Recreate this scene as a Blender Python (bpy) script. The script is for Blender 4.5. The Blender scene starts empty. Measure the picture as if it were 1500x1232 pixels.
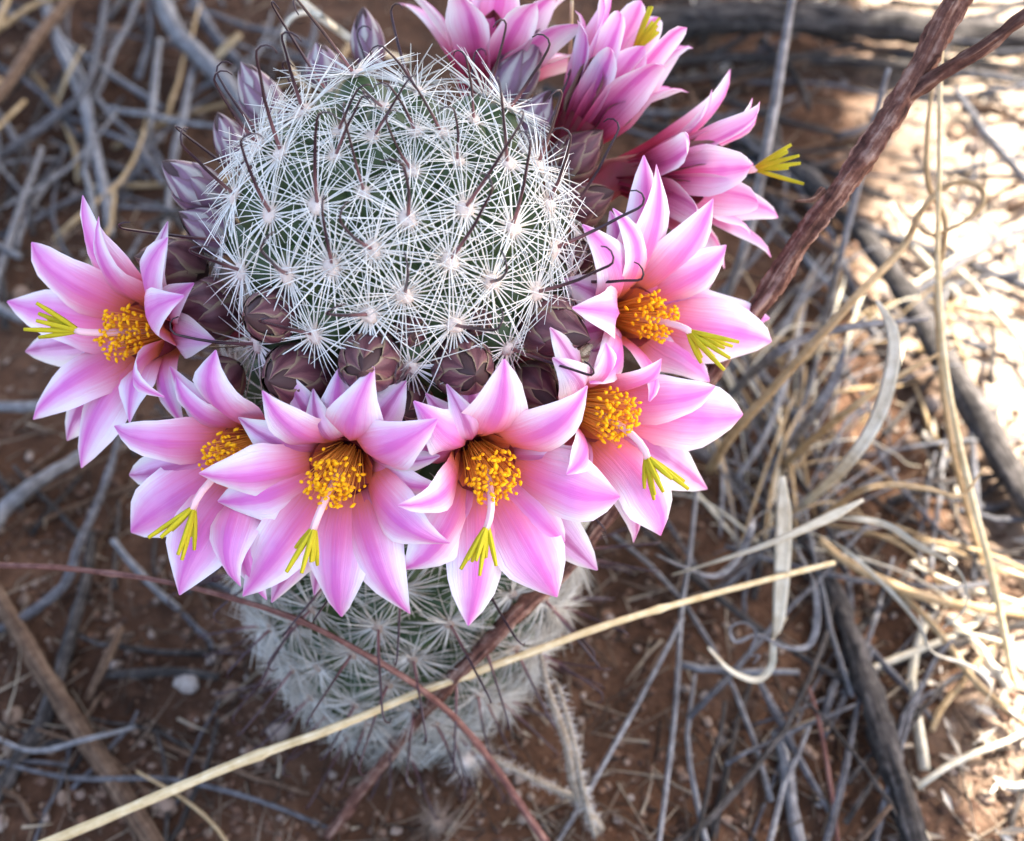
import bpy, math, random
from mathutils import Vector, Matrix, noise
V = Vector
rnd = random.Random(7)
S = 0.01                                   # the script thinks in centimetres; Blender in metres

# ------------------------------------------------------------------ camera
PW, PH, F = 1500.0, 1232.0, 1684.0         # photograph size and focal length in its pixels
PITCH = math.radians(50)
FW = V((0, math.cos(PITCH), -math.sin(PITCH)))
UP = V((0, math.sin(PITCH), math.cos(PITCH)))
RT = V((1, 0, 0))
def ray(px, py): return FW + RT*((px-PW/2)/F) + UP*((PH/2-py)/F)
RING = V((0, 0, 11.0))                     # centre of the flower ring
CAM = RING - ray(590, 400)*17.0
def atD(px, py, d): return CAM + ray(px, py)*d
def atZ(px, py, z):
    r = ray(px, py); return CAM + r*((z-CAM.z)/r.z)
def atP(px, py, p0, n):
    r = ray(px, py); return CAM + r*((p0-CAM).dot(n)/r.dot(n))
def topx(p):
    q = p-CAM; d = q.dot(FW)
    return (PW/2+F*q.dot(RT)/d, PH/2-F*q.dot(UP)/d, d)

scene = bpy.context.scene
COL = scene.collection
cd = bpy.data.cameras.new('camera'); cam = bpy.data.objects.new('camera', cd); COL.objects.link(cam)
cam.matrix_world = Matrix.Translation(CAM*S) @ Matrix((RT, UP, -FW)).transposed().to_4x4()
cd.sensor_fit = 'HORIZONTAL'; cd.sensor_width = 36; cd.lens = 36*F/PW
cd.clip_start = 0.01; cd.clip_end = 500
cd.dof.use_dof = True; cd.dof.focus_distance = 0.151; cd.dof.aperture_fstop = 21.0
scene.camera = cam

# ------------------------------------------------------------------ light
SUN = V((0.46, 0.33, 0.82)).normalized()  # towards the sun
world = bpy.data.worlds.new('World'); scene.world = world; world.use_nodes = True
wn = world.node_tree; bg = wn.nodes['Background']
sky = wn.nodes.new('ShaderNodeTexSky'); sky.sky_type = 'NISHITA'; sky.sun_disc = False
sky.sun_elevation = math.asin(SUN.z); sky.sun_rotation = math.atan2(SUN.x, SUN.y)
sky.air_density = 0.8; sky.dust_density = 4.0; sky.ozone_density = 0.3
wn.links.new(sky.outputs[0], bg.inputs[0]); bg.inputs[1].default_value = 0.15
sl = bpy.data.lights.new('sun', 'SUN'); sl.energy = 5.0; sl.angle = math.radians(0.5); sl.color = (1, .94, .84)
so = bpy.data.objects.new('sun', sl); COL.objects.link(so)
so.rotation_euler = SUN.to_track_quat('Z', 'Y').to_euler(); so.location = SUN*3
vs = scene.view_settings; vs.view_transform = 'Standard'; vs.look = 'None'; vs.gamma = 1; vs.use_curve_mapping = False
vs.exposure = 2.5

# ------------------------------------------------------------------ materials
class NT:
    """tiny node helper"""
    def __init__(s, name):
        s.m = bpy.data.materials.new(name); s.m.use_nodes = True; s.t = s.m.node_tree
        s.p = s.t.nodes['Principled BSDF']; s.out = s.t.nodes['Material Output']
    def n(s, k, **kw):
        x = s.t.nodes.new(k)
        for a, b in kw.items(): setattr(x, a, b)
        return x
    def l(s, a, b): s.t.links.new(a, b)
    def val(s, sock, v):
        if hasattr(v, 'links'): s.l(v, sock)
        else: sock.default_value = v
    def math(s, op, a, b=0.0, clamp=False):
        x = s.n('ShaderNodeMath', operation=op, use_clamp=clamp); s.val(x.inputs[0], a); s.val(x.inputs[1], b); return x.outputs[0]
    def mix(s, f, a, b, mode='MIX'):
        x = s.n('ShaderNodeMix', data_type='RGBA', blend_type=mode)
        s.val(x.inputs[0], f)
        for i, c in ((6, a), (7, b)):
            if hasattr(c, 'links'): s.l(c, x.inputs[i])
            else: x.inputs[i].default_value = (*c, 1)
        return x.outputs[2]
    def step(s, v, a, b, lo=0.0, hi=1.0):
        x = s.n('ShaderNodeMapRange', interpolation_type='SMOOTHSTEP'); s.val(x.inputs[0], v)
        for i, c in ((1, a), (2, b), (3, lo), (4, hi)): x.inputs[i].default_value = c
        return x.outputs[0]
    def noise(s, scale, vec=None, detail=4.0, rough=.55, stretch=None):
        x = s.n('ShaderNodeTexNoise'); x.inputs['Scale'].default_value = scale
        x.inputs['Detail'].default_value = detail; x.inputs['Roughness'].default_value = rough
        if vec is None: vec = s.n('ShaderNodeTexCoord').outputs['Object']
        if stretch:
            mp = s.n('ShaderNodeMapping'); s.l(vec, mp.inputs[0]); mp.inputs['Scale'].default_value = stretch; vec = mp.outputs[0]
        s.l(vec, x.inputs['Vector']); return x.outputs['Fac']
    def ramp(s, f, stops):
        x = s.n('ShaderNodeValToRGB'); s.l(f, x.inputs[0]); e = x.color_ramp.elements
        while len(e) < len(stops): e.new(.5)
        for i, (p, c) in enumerate(stops): e[i].position = p; e[i].color = (*c, 1)
        return x.outputs[0]
    def bump(s, h, strength=.5, dist=.0005):
        b = s.n('ShaderNodeBump'); b.inputs['Strength'].default_value = strength; b.inputs['Distance'].default_value = dist
        s.l(h, b.inputs['Height']); s.l(b.outputs[0], s.p.inputs['Normal'])
    def col(s, c): s.val(s.p.inputs['Base Color'], c if hasattr(c, 'links') else (*c, 1))
    def rough(s, r): s.val(s.p.inputs['Roughness'], r)
    def spec(s, v): s.p.inputs['Specular IOR Level'].default_value = v
    def uv(s):
        x = s.n('ShaderNodeUVMap'); sp = s.n('ShaderNodeSeparateXYZ'); s.l(x.outputs[0], sp.inputs[0])
        return x.outputs[0], sp.outputs[0], sp.outputs[1]
    def objrand(s): return s.n('ShaderNodeObjectInfo').outputs['Random']
    def island(s): return s.n('ShaderNodeNewGeometry').outputs['Random Per Island']
    def translucent(s, colour, f):
        tr = s.n('ShaderNodeBsdfTranslucent'); s.l(colour, tr.inputs[0])
        mx = s.n('ShaderNodeMixShader'); mx.inputs[0].default_value = f
        s.l(s.p.outputs[0], mx.inputs[1]); s.l(tr.outputs[0], mx.inputs[2]); s.l(mx.outputs[0], s.out.inputs[0])

M = {}
def petal_mat(name, stripe, mid, edge, throat, deep, pale):
    k = NT(name); uv, u, v = k.uv()
    a = k.math('ABSOLUTE', k.math('SUBTRACT', k.math('MULTIPLY', u, 2.0), 1.0))
    st = k.noise(1.0, uv, 3, .6, (26, 2.2, 1))                      # fine veins along the petal
    w = k.noise(1.0, k.n('ShaderNodeTexCoord').outputs['Object'], 2, .5, (160, 160, 160))
    aa = k.math('ADD', a, k.math('ADD', k.math('MULTIPLY', k.math('SUBTRACT', st, .5), .32), k.math('MULTIPLY', k.math('SUBTRACT', w, .5), .5)))
    c = k.mix(k.step(aa, .02, .32), stripe, mid)
    fine = k.noise(1.0, uv, 2, .5, (70, 1.5, 1)); c = k.mix(k.step(fine, .5, .72, 0, .35), c, stripe)
    # pale margin, widest in the outer half
    aa2 = k.math('ADD', aa, k.math('MULTIPLY', k.math('SUBTRACT', k.objrand(), .5), .3))
    ef = k.math('MULTIPLY', k.step(aa2, .26, .92), k.step(v, .25, .7, pale*.5, pale))
    c = k.mix(ef, c, edge)
    tip = k.step(v, .9, 1.0, 0, .55)
    c = k.mix(tip, c, stripe)
    vv = k.math('ADD', v, k.math('MULTIPLY', k.math('SUBTRACT', st, .5), .16))
    c = k.mix(k.step(vv, .34, .7, .9, 0), c, throat)
    c = k.mix(k.step(vv, .24, .46, .95, 0), c, deep)
    k.col(c); k.rough(.5); k.spec(.3)
    k.bump(k.math('ADD', st, k.math('MULTIPLY', fine, .6)), .45, .0005)
    k.translucent(c, .28); M[name] = k.m
petal_mat('petal_pink', (.74, .18, .57), (.83, .34, .68), (.94, .86, .92), (.80, .17, .28), (.80, .20, .06), 1.0)
petal_mat('petal_pale', (.50, .14, .36), (.80, .48, .74), (.88, .84, .82), (.66, .12, .24), (.55, .12, .05), 1.0)
petal_mat('petal_outside', (.78, .18, .54), (.88, .44, .72), (.95, .86, .91), (.70, .08, .24), (.34, .02, .05), 1.0)

def sepal_mat(name, body, keel, margin, sheen):
    k = NT(name); uv, u, v = k.uv()
    a = k.math('ABSOLUTE', k.math('SUBTRACT', k.math('MULTIPLY', u, 2.0), 1.0))
    st = k.noise(1.0, uv, 3, .6, (14, 3, 1))
    aa = k.math('ADD', a, k.math('MULTIPLY', k.math('SUBTRACT', st, .5), .35))
    c = k.mix(k.step(aa, .1, .45), keel, body)
    c = k.mix(k.step(aa, .6, 1.0, 0, .75), c, margin)
    c = k.mix(k.math('MULTIPLY', k.noise(500), .35), c, (.02, .008, .01))
    k.col(c); k.rough(.42); k.spec(.35); k.bump(st, .3, .0004); M[name] = k.m
sepal_mat('sepal_brown', (.19, .075, .082), (.10, .03, .042), (.40, .33, .19), .3)
sepal_mat('sepal_mauve', (.25, .135, .20), (.50, .46, .42), (.17, .09, .10), .3)
sepal_mat('sepal_red', (.20, .035, .045), (.10, .022, .022), (.36, .22, .14), .3)

def simple(name, c, r=.6, var=None, ns=300, spec=.3, bump=0):
    k = NT(name)
    if var: 
        nz = k.noise(ns); c2 = k.mix(nz, c, var); k.col(c2)
        if bump: k.bump(nz, bump, .0004)
    else: k.col(c)
    k.rough(r); k.spec(spec); M[name] = k.m; return k
simple('stem_green', (.03, .06, .02), .5, (.065, .10, .038), 350, .35, .4)
simple('bud_core', (.06, .03, .03), .6)
simple('flower_tube', (.30, .03, .07), .55, (.16, .05, .03), 400)
k = simple('anther', (.86, .36, .006), .85, (.92, .52, .015), 900, .1)
simple('filament', (.86, .36, .05), .6)
simple('style', (.80, .50, .52), .5)
simple('stigma', (.40, .34, .008), .7, (.54, .47, .02), 900, .2, .3)
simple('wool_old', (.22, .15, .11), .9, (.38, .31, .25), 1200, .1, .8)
simple('wool', (.66, .50, .42), .9, (.78, .70, .60), 1200, .1, .8)
k = NT('spine_white'); uv, u, v = k.uv()
k.col(k.mix(k.math('MULTIPLY', k.island(), .5), k.mix(k.step(v, .0, .3, 1, 0), (.86, .85, .78), (.76, .60, .47)), (.66, .63, .55)))
k.rough(.45); k.spec(.4); M['spine_white'] = k.m
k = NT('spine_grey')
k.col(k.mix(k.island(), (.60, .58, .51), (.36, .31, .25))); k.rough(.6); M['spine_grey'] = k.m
k = NT('spine_dark'); uv, u, v = k.uv()
k.col(k.mix(k.step(v, .0, .3), (.26, .11, .11), (.028, .009, .016))); k.rough(.35); M['spine_dark'] = k.m

def wood(name, a, b, c, long=14, rough=.8, bump=.6, st=(.39, .5, .62)):
    k = NT(name); uv, u, v = k.uv()
    n1 = k.noise(1.0, uv, 5, .65, (long, 1.1, 1)); n2 = k.noise(420, None, 4, .6)
    col = k.ramp(k.math('ADD', k.math('MULTIPLY', n1, .6), k.math('MULTIPLY', n2, .4)), [(st[0], a), (st[1], b), (st[2], c)])
    col = k.mix(k.math('MULTIPLY', k.objrand(), .3), col, a)
    k.col(col); k.rough(rough); k.spec(.15); k.bump(k.math('ADD', n1, k.math('MULTIPLY', n2, .7)), bump, .0009); M[name] = k.m
wood('bark_grey', (.04, .038, .04), (.11, .105, .11), (.26, .255, .265))
wood('bark_dark', (.018, .015, .013), (.055, .047, .042), (.15, .13, .118))
wood('bark_red', (.035, .015, .011), (.14, .062, .044), (.38, .25, .19), 9, .8, 1.0, (.38, .5, .63))
wood('bark_brown', (.05, .03, .018), (.14, .082, .05), (.28, .19, .125))
wood('straw', (.44, .32, .15), (.62, .49, .28), (.78, .68, .46), 10, .55, .25)
wood('straw_pale', (.44, .37, .25), (.66, .59, .44), (.80, .75, .62), 12, .6, .3)
wood('straw_tan', (.25, .16, .075), (.42, .29, .15), (.56, .43, .26), 10, .6, .3)
wood('grass_grey', (.085, .08, .08), (.19, .18, .178), (.38, .37, .36), 12, .75, .3)
wood('stalk_red', (.08, .032, .026), (.17, .075, .06), (.30, .17, .13), 10, .6, .3)
wood('stem_fuzzy', (.16, .12, .085), (.28, .225, .16), (.42, .36, .28), 10, .8, .3)

k = NT('soil'); n1 = k.noise(22, None, 6, .65); n2 = k.noise(240, None, 5, .7); n3 = k.noise(7, None, 3, .5)
c = k.ramp(k.math('ADD', k.math('MULTIPLY', n1, .55), k.math('MULTIPLY', n2, .45)), [(.34, (.012, .008, .006)), (.5, (.062, .032, .019)), (.68, (.17, .095, .058))])
c = k.mix(k.step(n3, .42, .66, 0, .5), c, (.11, .055, .03))
sx = k.n('ShaderNodeSeparateXYZ'); k.l(k.n('ShaderNodeTexCoord').outputs['Object'], sx.inputs[0])   # sunlit ground at right and back, painted paler into the soil colour
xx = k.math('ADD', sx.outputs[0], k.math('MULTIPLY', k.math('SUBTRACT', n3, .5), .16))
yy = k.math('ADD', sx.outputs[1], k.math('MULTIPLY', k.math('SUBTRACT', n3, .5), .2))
sun_pale = k.math('MULTIPLY', k.math('MAXIMUM', k.step(xx, .105, .15), k.step(yy, .33, .40)), k.step(n1, .36, .52))
c = k.mix(sun_pale, c, k.mix(n2, (.26, .18, .12), (.60, .49, .38)))
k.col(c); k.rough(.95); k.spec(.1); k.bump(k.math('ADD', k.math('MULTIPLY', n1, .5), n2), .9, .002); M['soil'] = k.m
k = NT('grit'); i = k.island(); nn = k.noise(500)
c = k.ramp(i, [(0, (.045, .028, .02)), (.45, (.17, .092, .058)), (.75, (.27, .16, .10)), (1, (.46, .38, .31))])
k.col(k.mix(nn, c, (.07, .04, .028))); k.rough(.9); k.spec(.15); M['grit'] = k.m
k = NT('litter'); i = k.island()
c = k.ramp(i, [(0, (.02, .015, .012)), (.4, (.085, .055, .036)), (.75, (.17, .125, .09)), (1, (.34, .28, .20))])
k.col(c); k.rough(.85); k.spec(.15); M['litter'] = k.m
k = NT('chips'); k.col(k.ramp(k.island(), [(0, (.16, .11, .075)), (.4, (.38, .31, .22)), (1, (.66, .60, .50))])); k.rough(.8); M['chips'] = k.m
k = NT('stone'); nn = k.noise(260, None, 6, .65); r = k.objrand()
c = k.ramp(r, [(0, (.20, .12, .08)), (.4, (.34, .24, .16)), (.75, (.40, .31, .25)), (1, (.56, .51, .45))])
k.col(k.mix(nn, c, (.14, .085, .06))); k.rough(.85); k.spec(.2); k.bump(nn, .6, .001); M['stone'] = k.m
k = NT('leaf'); k.col(k.mix(k.island(), (.05, .075, .03), (.10, .12, .055))); k.rough(.6); M['leaf'] = k.m
k = NT('wool_white'); k.col(k.mix(k.island(), (.66, .63, .58), (.50, .46, .40))); k.rough(.8); M['wool_white'] = k.m

# ------------------------------------------------------------------ mesh helpers
class MB:
    def __init__(s): s.v = []; s.f = []; s.uv = []
    def add(s, verts, faces, uvs=None):
        o = len(s.v); s.v += verts; s.f += [tuple(i+o for i in f) for f in faces]
        s.uv += uvs if uvs else [(0, 0)]*len(verts)
    def mesh(s, name, mat, origin=V((0, 0, 0)), smooth=True):
        me = bpy.data.meshes.new(name)
        me.from_pydata([((v-origin)*S)[:] for v in s.v], [], s.f)
        ul = me.uv_layers.new(name='UVMap')
        flat = []
        for f in s.f:
            for i in f: flat += s.uv[i]
        ul.data.foreach_set('uv', flat)
        if smooth: me.polygons.foreach_set('use_smooth', [True]*len(me.polygons))
        me.materials.append(M[mat]); me.update()
        return me
def link(name, me, parent=None, loc=V((0, 0, 0)), mat=None):
    """loc in cm, in the parent's space"""
    o = bpy.data.objects.new(name, me); COL.objects.link(o)
    if parent is not None: o.parent = parent
    if mat is not None: o.matrix_basis = mat
    else: o.location = loc*S
    return o
def tag(o, label, cat, group=None):
    o['label'] = label; o['category'] = cat
    if group: o['group'] = group
    return o
def frames(pts):
    n = len(pts); T = [(pts[min(i+1, n-1)]-pts[max(i-1, 0)]).normalized() for i in range(n)]
    a = V((0, 0, 1)) if abs(T[0].z) < .9 else V((1, 0, 0))
    N = [(a-T[0]*a.dot(T[0])).normalized()]
    for i in range(1, n):
        q = T[i-1].rotation_difference(T[i]); x = q @ N[-1]; N.append((x-T[i]*x.dot(T[i])).normalized())
    return T, N
def tube(mb, pts, rad, ns=6, flat=1.0, lump=0.0, cap=True):
    T, N = frames(pts); vs = []; fs = []; us = []; L = 0
    for i, p in enumerate(pts):
        if i: L += (p-pts[i-1]).length
        B = T[i].cross(N[i]); r = rad[i] if hasattr(rad, '__len__') else rad
        for j in range(ns+1):
            a = 2*math.pi*j/ns
            rr = r*(1+lump*(noise.noise(V((math.cos(a)*1.3, math.sin(a)*1.3, L*2.2))+p*.7)+(.6*noise.noise(V((math.cos(a)*4, math.sin(a)*4, L*5+9))) if lump > .4 else 0))) if lump else r
            vs.append(p+N[i]*(math.cos(a)*rr*flat)+B*(math.sin(a)*rr)); us.append((j/ns, L*.5))
    for i in range(len(pts)-1):
        for j in range(ns):
            a = i*(ns+1)+j; fs.append((a, a+1, a+ns+2, a+ns+1))
    if cap:
        e = (len(pts)-1)*(ns+1); fs.append(tuple(range(ns-1, -1, -1))); fs.append(tuple(e+j for j in range(ns)))
    mb.add(vs, fs, us)
def spline(P, per=6):
    if len(P) == 2: return [P[0].lerp(P[1], i/(per*1.0)) for i in range(per+1)]
    Q = [P[0]*2-P[1]]+list(P)+[P[-1]*2-P[-2]]; out = []
    for i in range(1, len(Q)-2):
        a, b, c, d = Q[i-1:i+3]
        for s in range(per):
            t = s/per
            out.append(.5*((2*b)+(c-a)*t+(2*a-5*b+4*c-d)*t*t+(3*b-a-3*c+d)*t**3))
    out.append(P[-1]); return out
def lerpn(xs, t):
    t = t*(len(xs)-1); i = min(int(t), len(xs)-2) if len(xs) > 1 else 0
    return xs[0] if len(xs) == 1 else xs[i]+(xs[i+1]-xs[i])*(t-i)
def ribbon(mb, pts, wid, side=None, twist=0.0, fold=.25, th=.022):
    """a grass blade: crescent cross-section with thickness, may twist"""
    T, N = frames(pts); n = len(pts); vs = []; fs = []; us = []; L = 0
    for i, p in enumerate(pts):
        if i: L += (p-pts[i-1]).length
        t = i/(n-1); w = lerpn(wid, t)*.5
        nn = N[i]
        if side is not None: nn = T[i].cross(side).normalized()
        a = twist*t; nn = math.cos(a)*nn+math.sin(a)*T[i].cross(nn)
        b = T[i].cross(nn)
        for x, y in ((-1, 0), (-.5, -fold*.8), (0, -fold), (.5, -fold*.8), (1, 0), (.5, -fold*.8+th/max(w, .01)), (0, -fold+th/max(w, .01)), (-.5, -fold*.8+th/max(w, .01))):
            vs.append(p+nn*(x*w)+b*(y*w)); us.append((x*.5+.5, L*.5))
    for i in range(n-1):
        for j in range(8):
            a = i*8+j; b = i*8+(j+1) % 8; fs.append((a, b, b+8, a+8))
    fs.append(tuple(range(7, -1, -1))); fs.append(tuple((n-1)*8+j for j in range(8)))
    mb.add(vs, fs, us)
def blob(r, sub=1, seed=0, amp=.25, sq=(1, 1, 1)):
    import bmesh
    bm = bmesh.new(); bmesh.ops.create_icosphere(bm, subdivisions=sub, radius=1)
    vs = []
    for v in bm.verts:
        q = v.co.normalized(); f = 1+amp*noise.noise(q*1.4+V((seed*3.1, seed*1.7, seed)))+amp*.4*noise.noise(q*3.3+V((seed, 5, 2)))
        vs.append(V((q.x*sq[0], q.y*sq[1], q.z*sq[2]))*(f*r))
    fs = [tuple(v.index for v in f.verts) for f in bm.faces]; bm.free(); return vs, fs

# ------------------------------------------------------------------ the ground
def gz(x, y):
    h = .55*noise.noise(V((x*.09, y*.09, 0)))+.35*noise.noise(V((x*.28, y*.28, 3)))+.14*noise.noise(V((x*.9, y*.9, 7)))
    return h*min(1, 60/(1+math.hypot(x, y)))
def warp(t): return (62*abs(t)+5000*abs(t)**9)*(1 if t > 0 else -1)
NG = 300
g = MB(); vs = []; us = []; fs = []
for j in range(NG+1):
    for i in range(NG+1):
        x = warp(2*i/NG-1); y = warp(2*j/NG-1)+8
        n = noise.noise(V((x*2.3, y*2.3, 1)))*.09+noise.noise(V((x*5, y*5, 4)))*.05 if abs(x) < 60 and abs(y) < 60 else 0
        vs.append(V((x, y, gz(x, y)+n))); us.append((0, 0))
for j in range(NG):
    for i in range(NG):
        a = j*(NG+1)+i; fs.append((a, a+1, a+NG+2, a+NG+1))
g.add(vs, fs, us)
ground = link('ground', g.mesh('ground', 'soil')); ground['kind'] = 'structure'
def onground(px, py, up=0.0):
    p = atZ(px, py, 0)
    for _ in range(3): p = atZ(px, py, gz(p.x, p.y)+up)
    return p

# ------------------------------------------------------------------ the cactus
LEAN = math.radians(8)
AX = V((.02, -math.sin(LEAN), math.cos(LEAN))).normalized()
AXB = V((.06, math.sin(math.radians(4)), math.cos(math.radians(4)))).normalized()   # the lower body stands straighter
AXX = (V((1, 0, 0))-AX*AX.x).normalized(); AXY = AX.cross(AXX)
BASE = RING-AX*11.0                                   # where the head's axis would meet the ground
def axis(z): return BASE+AX*z if z > 9.5 else BASE+AX*9.5+AXB*(z-9.5)
FOOT = axis(0)
def cyl(a, r, z): return axis(z)+AXX*(r*math.cos(a))+AXY*(r*math.sin(a))
HZ, HR, VR = 11.7, 2.08, 1.9
PROF = [(-.8, 1.2), (0, 1.6), (1, 2.1), (2.5, 2.5), (4, 2.75), (6, 2.78), (8, 2.5), (10, 2.12), (HZ, HR)]
def prof(z):
    if z >= HZ:
        q = 1-((z-HZ)/VR)**2; return HR*math.sqrt(q) if q > 0 else 0
    for (a, b), (c, d) in zip(PROF, PROF[1:]):
        if z <= c: return b+(d-b)*(z-a)/(c-a) if z > a else b
    return HR
cactus = bpy.data.objects.new('cactus', None); COL.objects.link(cactus); cactus.location = FOOT*S
cactus.empty_display_size = .02
tag(cactus, 'round white-spined cactus wearing a crown of pink flowers and brown buds', 'cactus')
mb = MB(); zs = [-.8+i*.45 for i in range(29)]; zs = [z for z in zs if z < HZ]+[HZ+VR*math.sin(i*math.pi/2/9) for i in range(10)]
vs = []; us = []; fs = []; NS = 40
for z in zs:
    for j in range(NS): vs.append(cyl(2*math.pi*j/NS, max(prof(z), .001), z)); us.append((0, 0))
for i in range(len(zs)-1):
    for j in range(NS): fs.append((i*NS+j, i*NS+(j+1) % NS, (i+1)*NS+(j+1) % NS, (i+1)*NS+j))
mb.add(vs, fs, us); link('stem', mb.mesh('stem', 'stem_green', FOOT), cactus)

TH = .42                                               # tubercle height
def surf_hit(px, py, extra):
    r = ray(px, py); t = 11.0
    while t < 28:
        p = CAM+r*t; q = p-BASE; z = q.dot(AX); rr = (q-AX*z).length
        if z >= HZ: 
            if math.hypot(rr/(HR+extra), (z-HZ)/(VR+extra)) < 1: return p
        elif z > -.5 and rr < prof(z)+extra: return p
        t += .02
def normal_at(p):
    q = p-BASE; z = q.dot(AX)
    if z >= HZ: return ((q-AX*z)/(HR*HR)+AX*((z-HZ)/(VR*VR))).normalized()
    return ((q-AX*z).normalized()+AX*.12).normalized()
head_px = [(412, 226), (492, 187), (487, 224), (609, 187), (604, 246), (672, 231), (697, 170), (743, 239), (531, 278), (465, 302),
  (397, 314), (346, 287), (597, 321), (680, 307), (750, 334), (546, 365), (487, 390), (422, 402), (356, 397), (297, 392), (658, 382),
  (719, 412), (784, 429), (592, 431), (541, 460), (665, 475), (461, 490), (378, 509), (743, 509), (602, 536), (787, 244), (614, 127),
  (560, 150), (650, 190), (545, 195), (445, 165), (520, 110), (680, 110), (745, 160), (380, 215), (802, 300), (810, 365)]
areoles = []
for px, py in head_px:
    p = surf_hit(px, py, TH)
    if p is None: continue
    nn = normal_at(p); p = p-nn*TH; areoles.append((p, nn, (p-BASE).dot(AX)))
row = 0; z = .35
while z < HZ+VR-.1:
    r = prof(z); n = max(3, round(2*math.pi*r/1.0))
    for i in range(n):
        p = cyl(2*math.pi*(i+.5*(row % 2))/n+rnd.uniform(-.04, .04), r, z+rnd.uniform(-.06, .06))
        front = topx(p)[2] < 17.2
        if 9.7 < z < 11.3 and front: continue             # the shoulder where buds and flowers push out
        if all((p-q[0]).length > (.72 if z > 9.6 else .66) for q in areoles):
            areoles.append((p, normal_at(p) if z > 9.5 else ((p-axis(z)).normalized()+AXB*.1).normalized(), z))
    z += .86 if z < HZ else .5; row += 1
# tubercle mesh, local z = outward
mb = MB(); vs = []; fs = []; us = []
prf = [(.48, -.22), (.43, .03), (.34, .22), (.21, .36), (.09, TH)]
for r, h in prf:
    for j in range(10): vs.append(V((r*math.cos(j*math.pi/5), r*math.sin(j*math.pi/5), h))); us.append((0, 0))
for i in range(len(prf)-1):
    for j in range(10): fs.append((i*10+j, i*10+(j+1) % 10, i*10+10+(j+1) % 10, i*10+10+j))
fs.append(tuple(range(40, 50))); mb.add(vs, fs, us); ME_TUB = mb.mesh('tubercle', 'stem_green')
mb = MB(); a, b = blob(.105, 2, 3, .5, (1, 1, .6)); mb.add([v+V((0, 0, TH+.02)) for v in a], b); ME_WOOL = mb.mesh('areole_wool', 'wool'); ME_WOOLO = mb.mesh('areole_wool', 'wool_old')
def spike(mb, p0, d, L, r, bend=V((0, 0, 0)), seg=2):
    """slender three-sided tapering spine"""
    e1 = d.orthogonal().normalized(); e2 = d.cross(e1); vs = []; us = []; fs = []
    for i in range(seg+1):
        t = i/seg; p = p0+d*(L*t)+bend*(t*t*L); q = r*(1-.78*t)
        for j in range(3): a = j*2.0944; vs.append(p+e1*(q*math.cos(a))+e2*(q*math.sin(a))); us.append((j/3, t))
    for i in range(seg):
        for j in range(3): fs.append((i*3+j, i*3+(j+1) % 3, i*3+3+(j+1) % 3, i*3+3+j))
    fs.append((seg*3, seg*3+1, seg*3+2)); mb.add(vs, fs, us)
def cluster(seed, mat, n, L0, L1, r, raise0=.08, raise1=.38):
    q = random.Random(seed); mb = MB()
    for i in range(n):
        a = 2*math.pi*(i+q.uniform(-.3, .3))/n; e = q.uniform(raise0, raise1)
        d = V((math.cos(a)*math.cos(e), math.sin(a)*math.cos(e), math.sin(e)))
        spike(mb, V((0, 0, TH))+d*.03, d, q.uniform(L0, L1), r*q.uniform(.8, 1.15), V((q.uniform(-.06, .06), q.uniform(-.06, .06), -.1)))
    return mb.mesh('spine_cluster', mat)
ME_CL = [cluster(s, 'spine_white', 31+s % 5, .5, 1.12, .0162) for s in range(9)]
ME_CLT = [cluster(40+s, 'spine_white', 30, .6, 1.0, .015, .12, .75) for s in range(3)]
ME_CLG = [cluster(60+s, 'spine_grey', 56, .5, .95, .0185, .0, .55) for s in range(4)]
def hook(seed, mat='spine_dark'):
    q = random.Random(seed); mb = MB(); L = q.uniform(.9, 1.5); pts = []
    for i in range(6): t = i/5; pts.append(V((q.uniform(-.01, .01)+.10*t*t, 0, TH+L*t)))
    c = pts[-1]+V((.13, 0, 0)); 
    for i in range(1, 6): a = math.pi-i*.62; pts.append(c+V((math.cos(a)*.13, 0, math.sin(a)*.13)))
    n = len(pts); tube(mb, pts, [.027-.018*i/(n-1) for i in range(n)], 5)
    for i in range(len(mb.uv)): mb.uv[i] = (mb.uv[i][0], (i//6)/(n-1))
    return mb.mesh('hooked_spine', mat)
ME_HK = [hook(s) for s in range(7)]
def basis(zd, spin, p, sc=1.0, ref=None):
    zd = zd.normalized(); a = ref if ref is not None else zd.orthogonal(); x = (a-zd*a.dot(zd)).normalized(); y = zd.cross(x)
    m = Matrix((x, y, zd)).transposed() @ Matrix.Rotation(spin, 3, 'Z')
    return Matrix.Translation(p*S) @ (m*sc).to_4x4()
for i, (p, nrm, z) in enumerate(areoles):
    top = nrm.dot(AX) > .9
    if z < HZ: nrm = (nrm+AX*.18).normalized()
    sc = .8 if top else (.72 if 9.6 < z < 11.0 else 1.0)
    t = link('tubercle', ME_TUB, cactus, mat=basis(nrm, 0, p-FOOT, sc, AX))
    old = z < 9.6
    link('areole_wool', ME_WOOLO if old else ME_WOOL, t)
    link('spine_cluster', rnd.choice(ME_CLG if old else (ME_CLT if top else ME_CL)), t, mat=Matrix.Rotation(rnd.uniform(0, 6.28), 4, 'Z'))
    if rnd.random() < (.95 if not old else .85):
        # hooked central leans up and out from the tip of its tubercle
        up = V((1, 0, 0))                              # local x points up the plant (ref = AX)
        d = V((rnd.uniform(.1, .75), rnd.uniform(-.45, .45), 1)).normalized()
        if old: d = V((rnd.uniform(-.5, .2), rnd.uniform(-.4, .4), 1)).normalized()
        m = basis(d, rnd.uniform(-1.2, 1.2) if not old else math.pi+rnd.uniform(-.8, .8), V((0, 0, 0)), 1.0, V((1, 0, 0)))
        m = Matrix.Translation(V((0, 0, TH*S))) @ m @ Matrix.Translation(V((0, 0, -TH*S)))
        link('hooked_spine', rnd.choice(ME_HK), t, mat=m)

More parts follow.
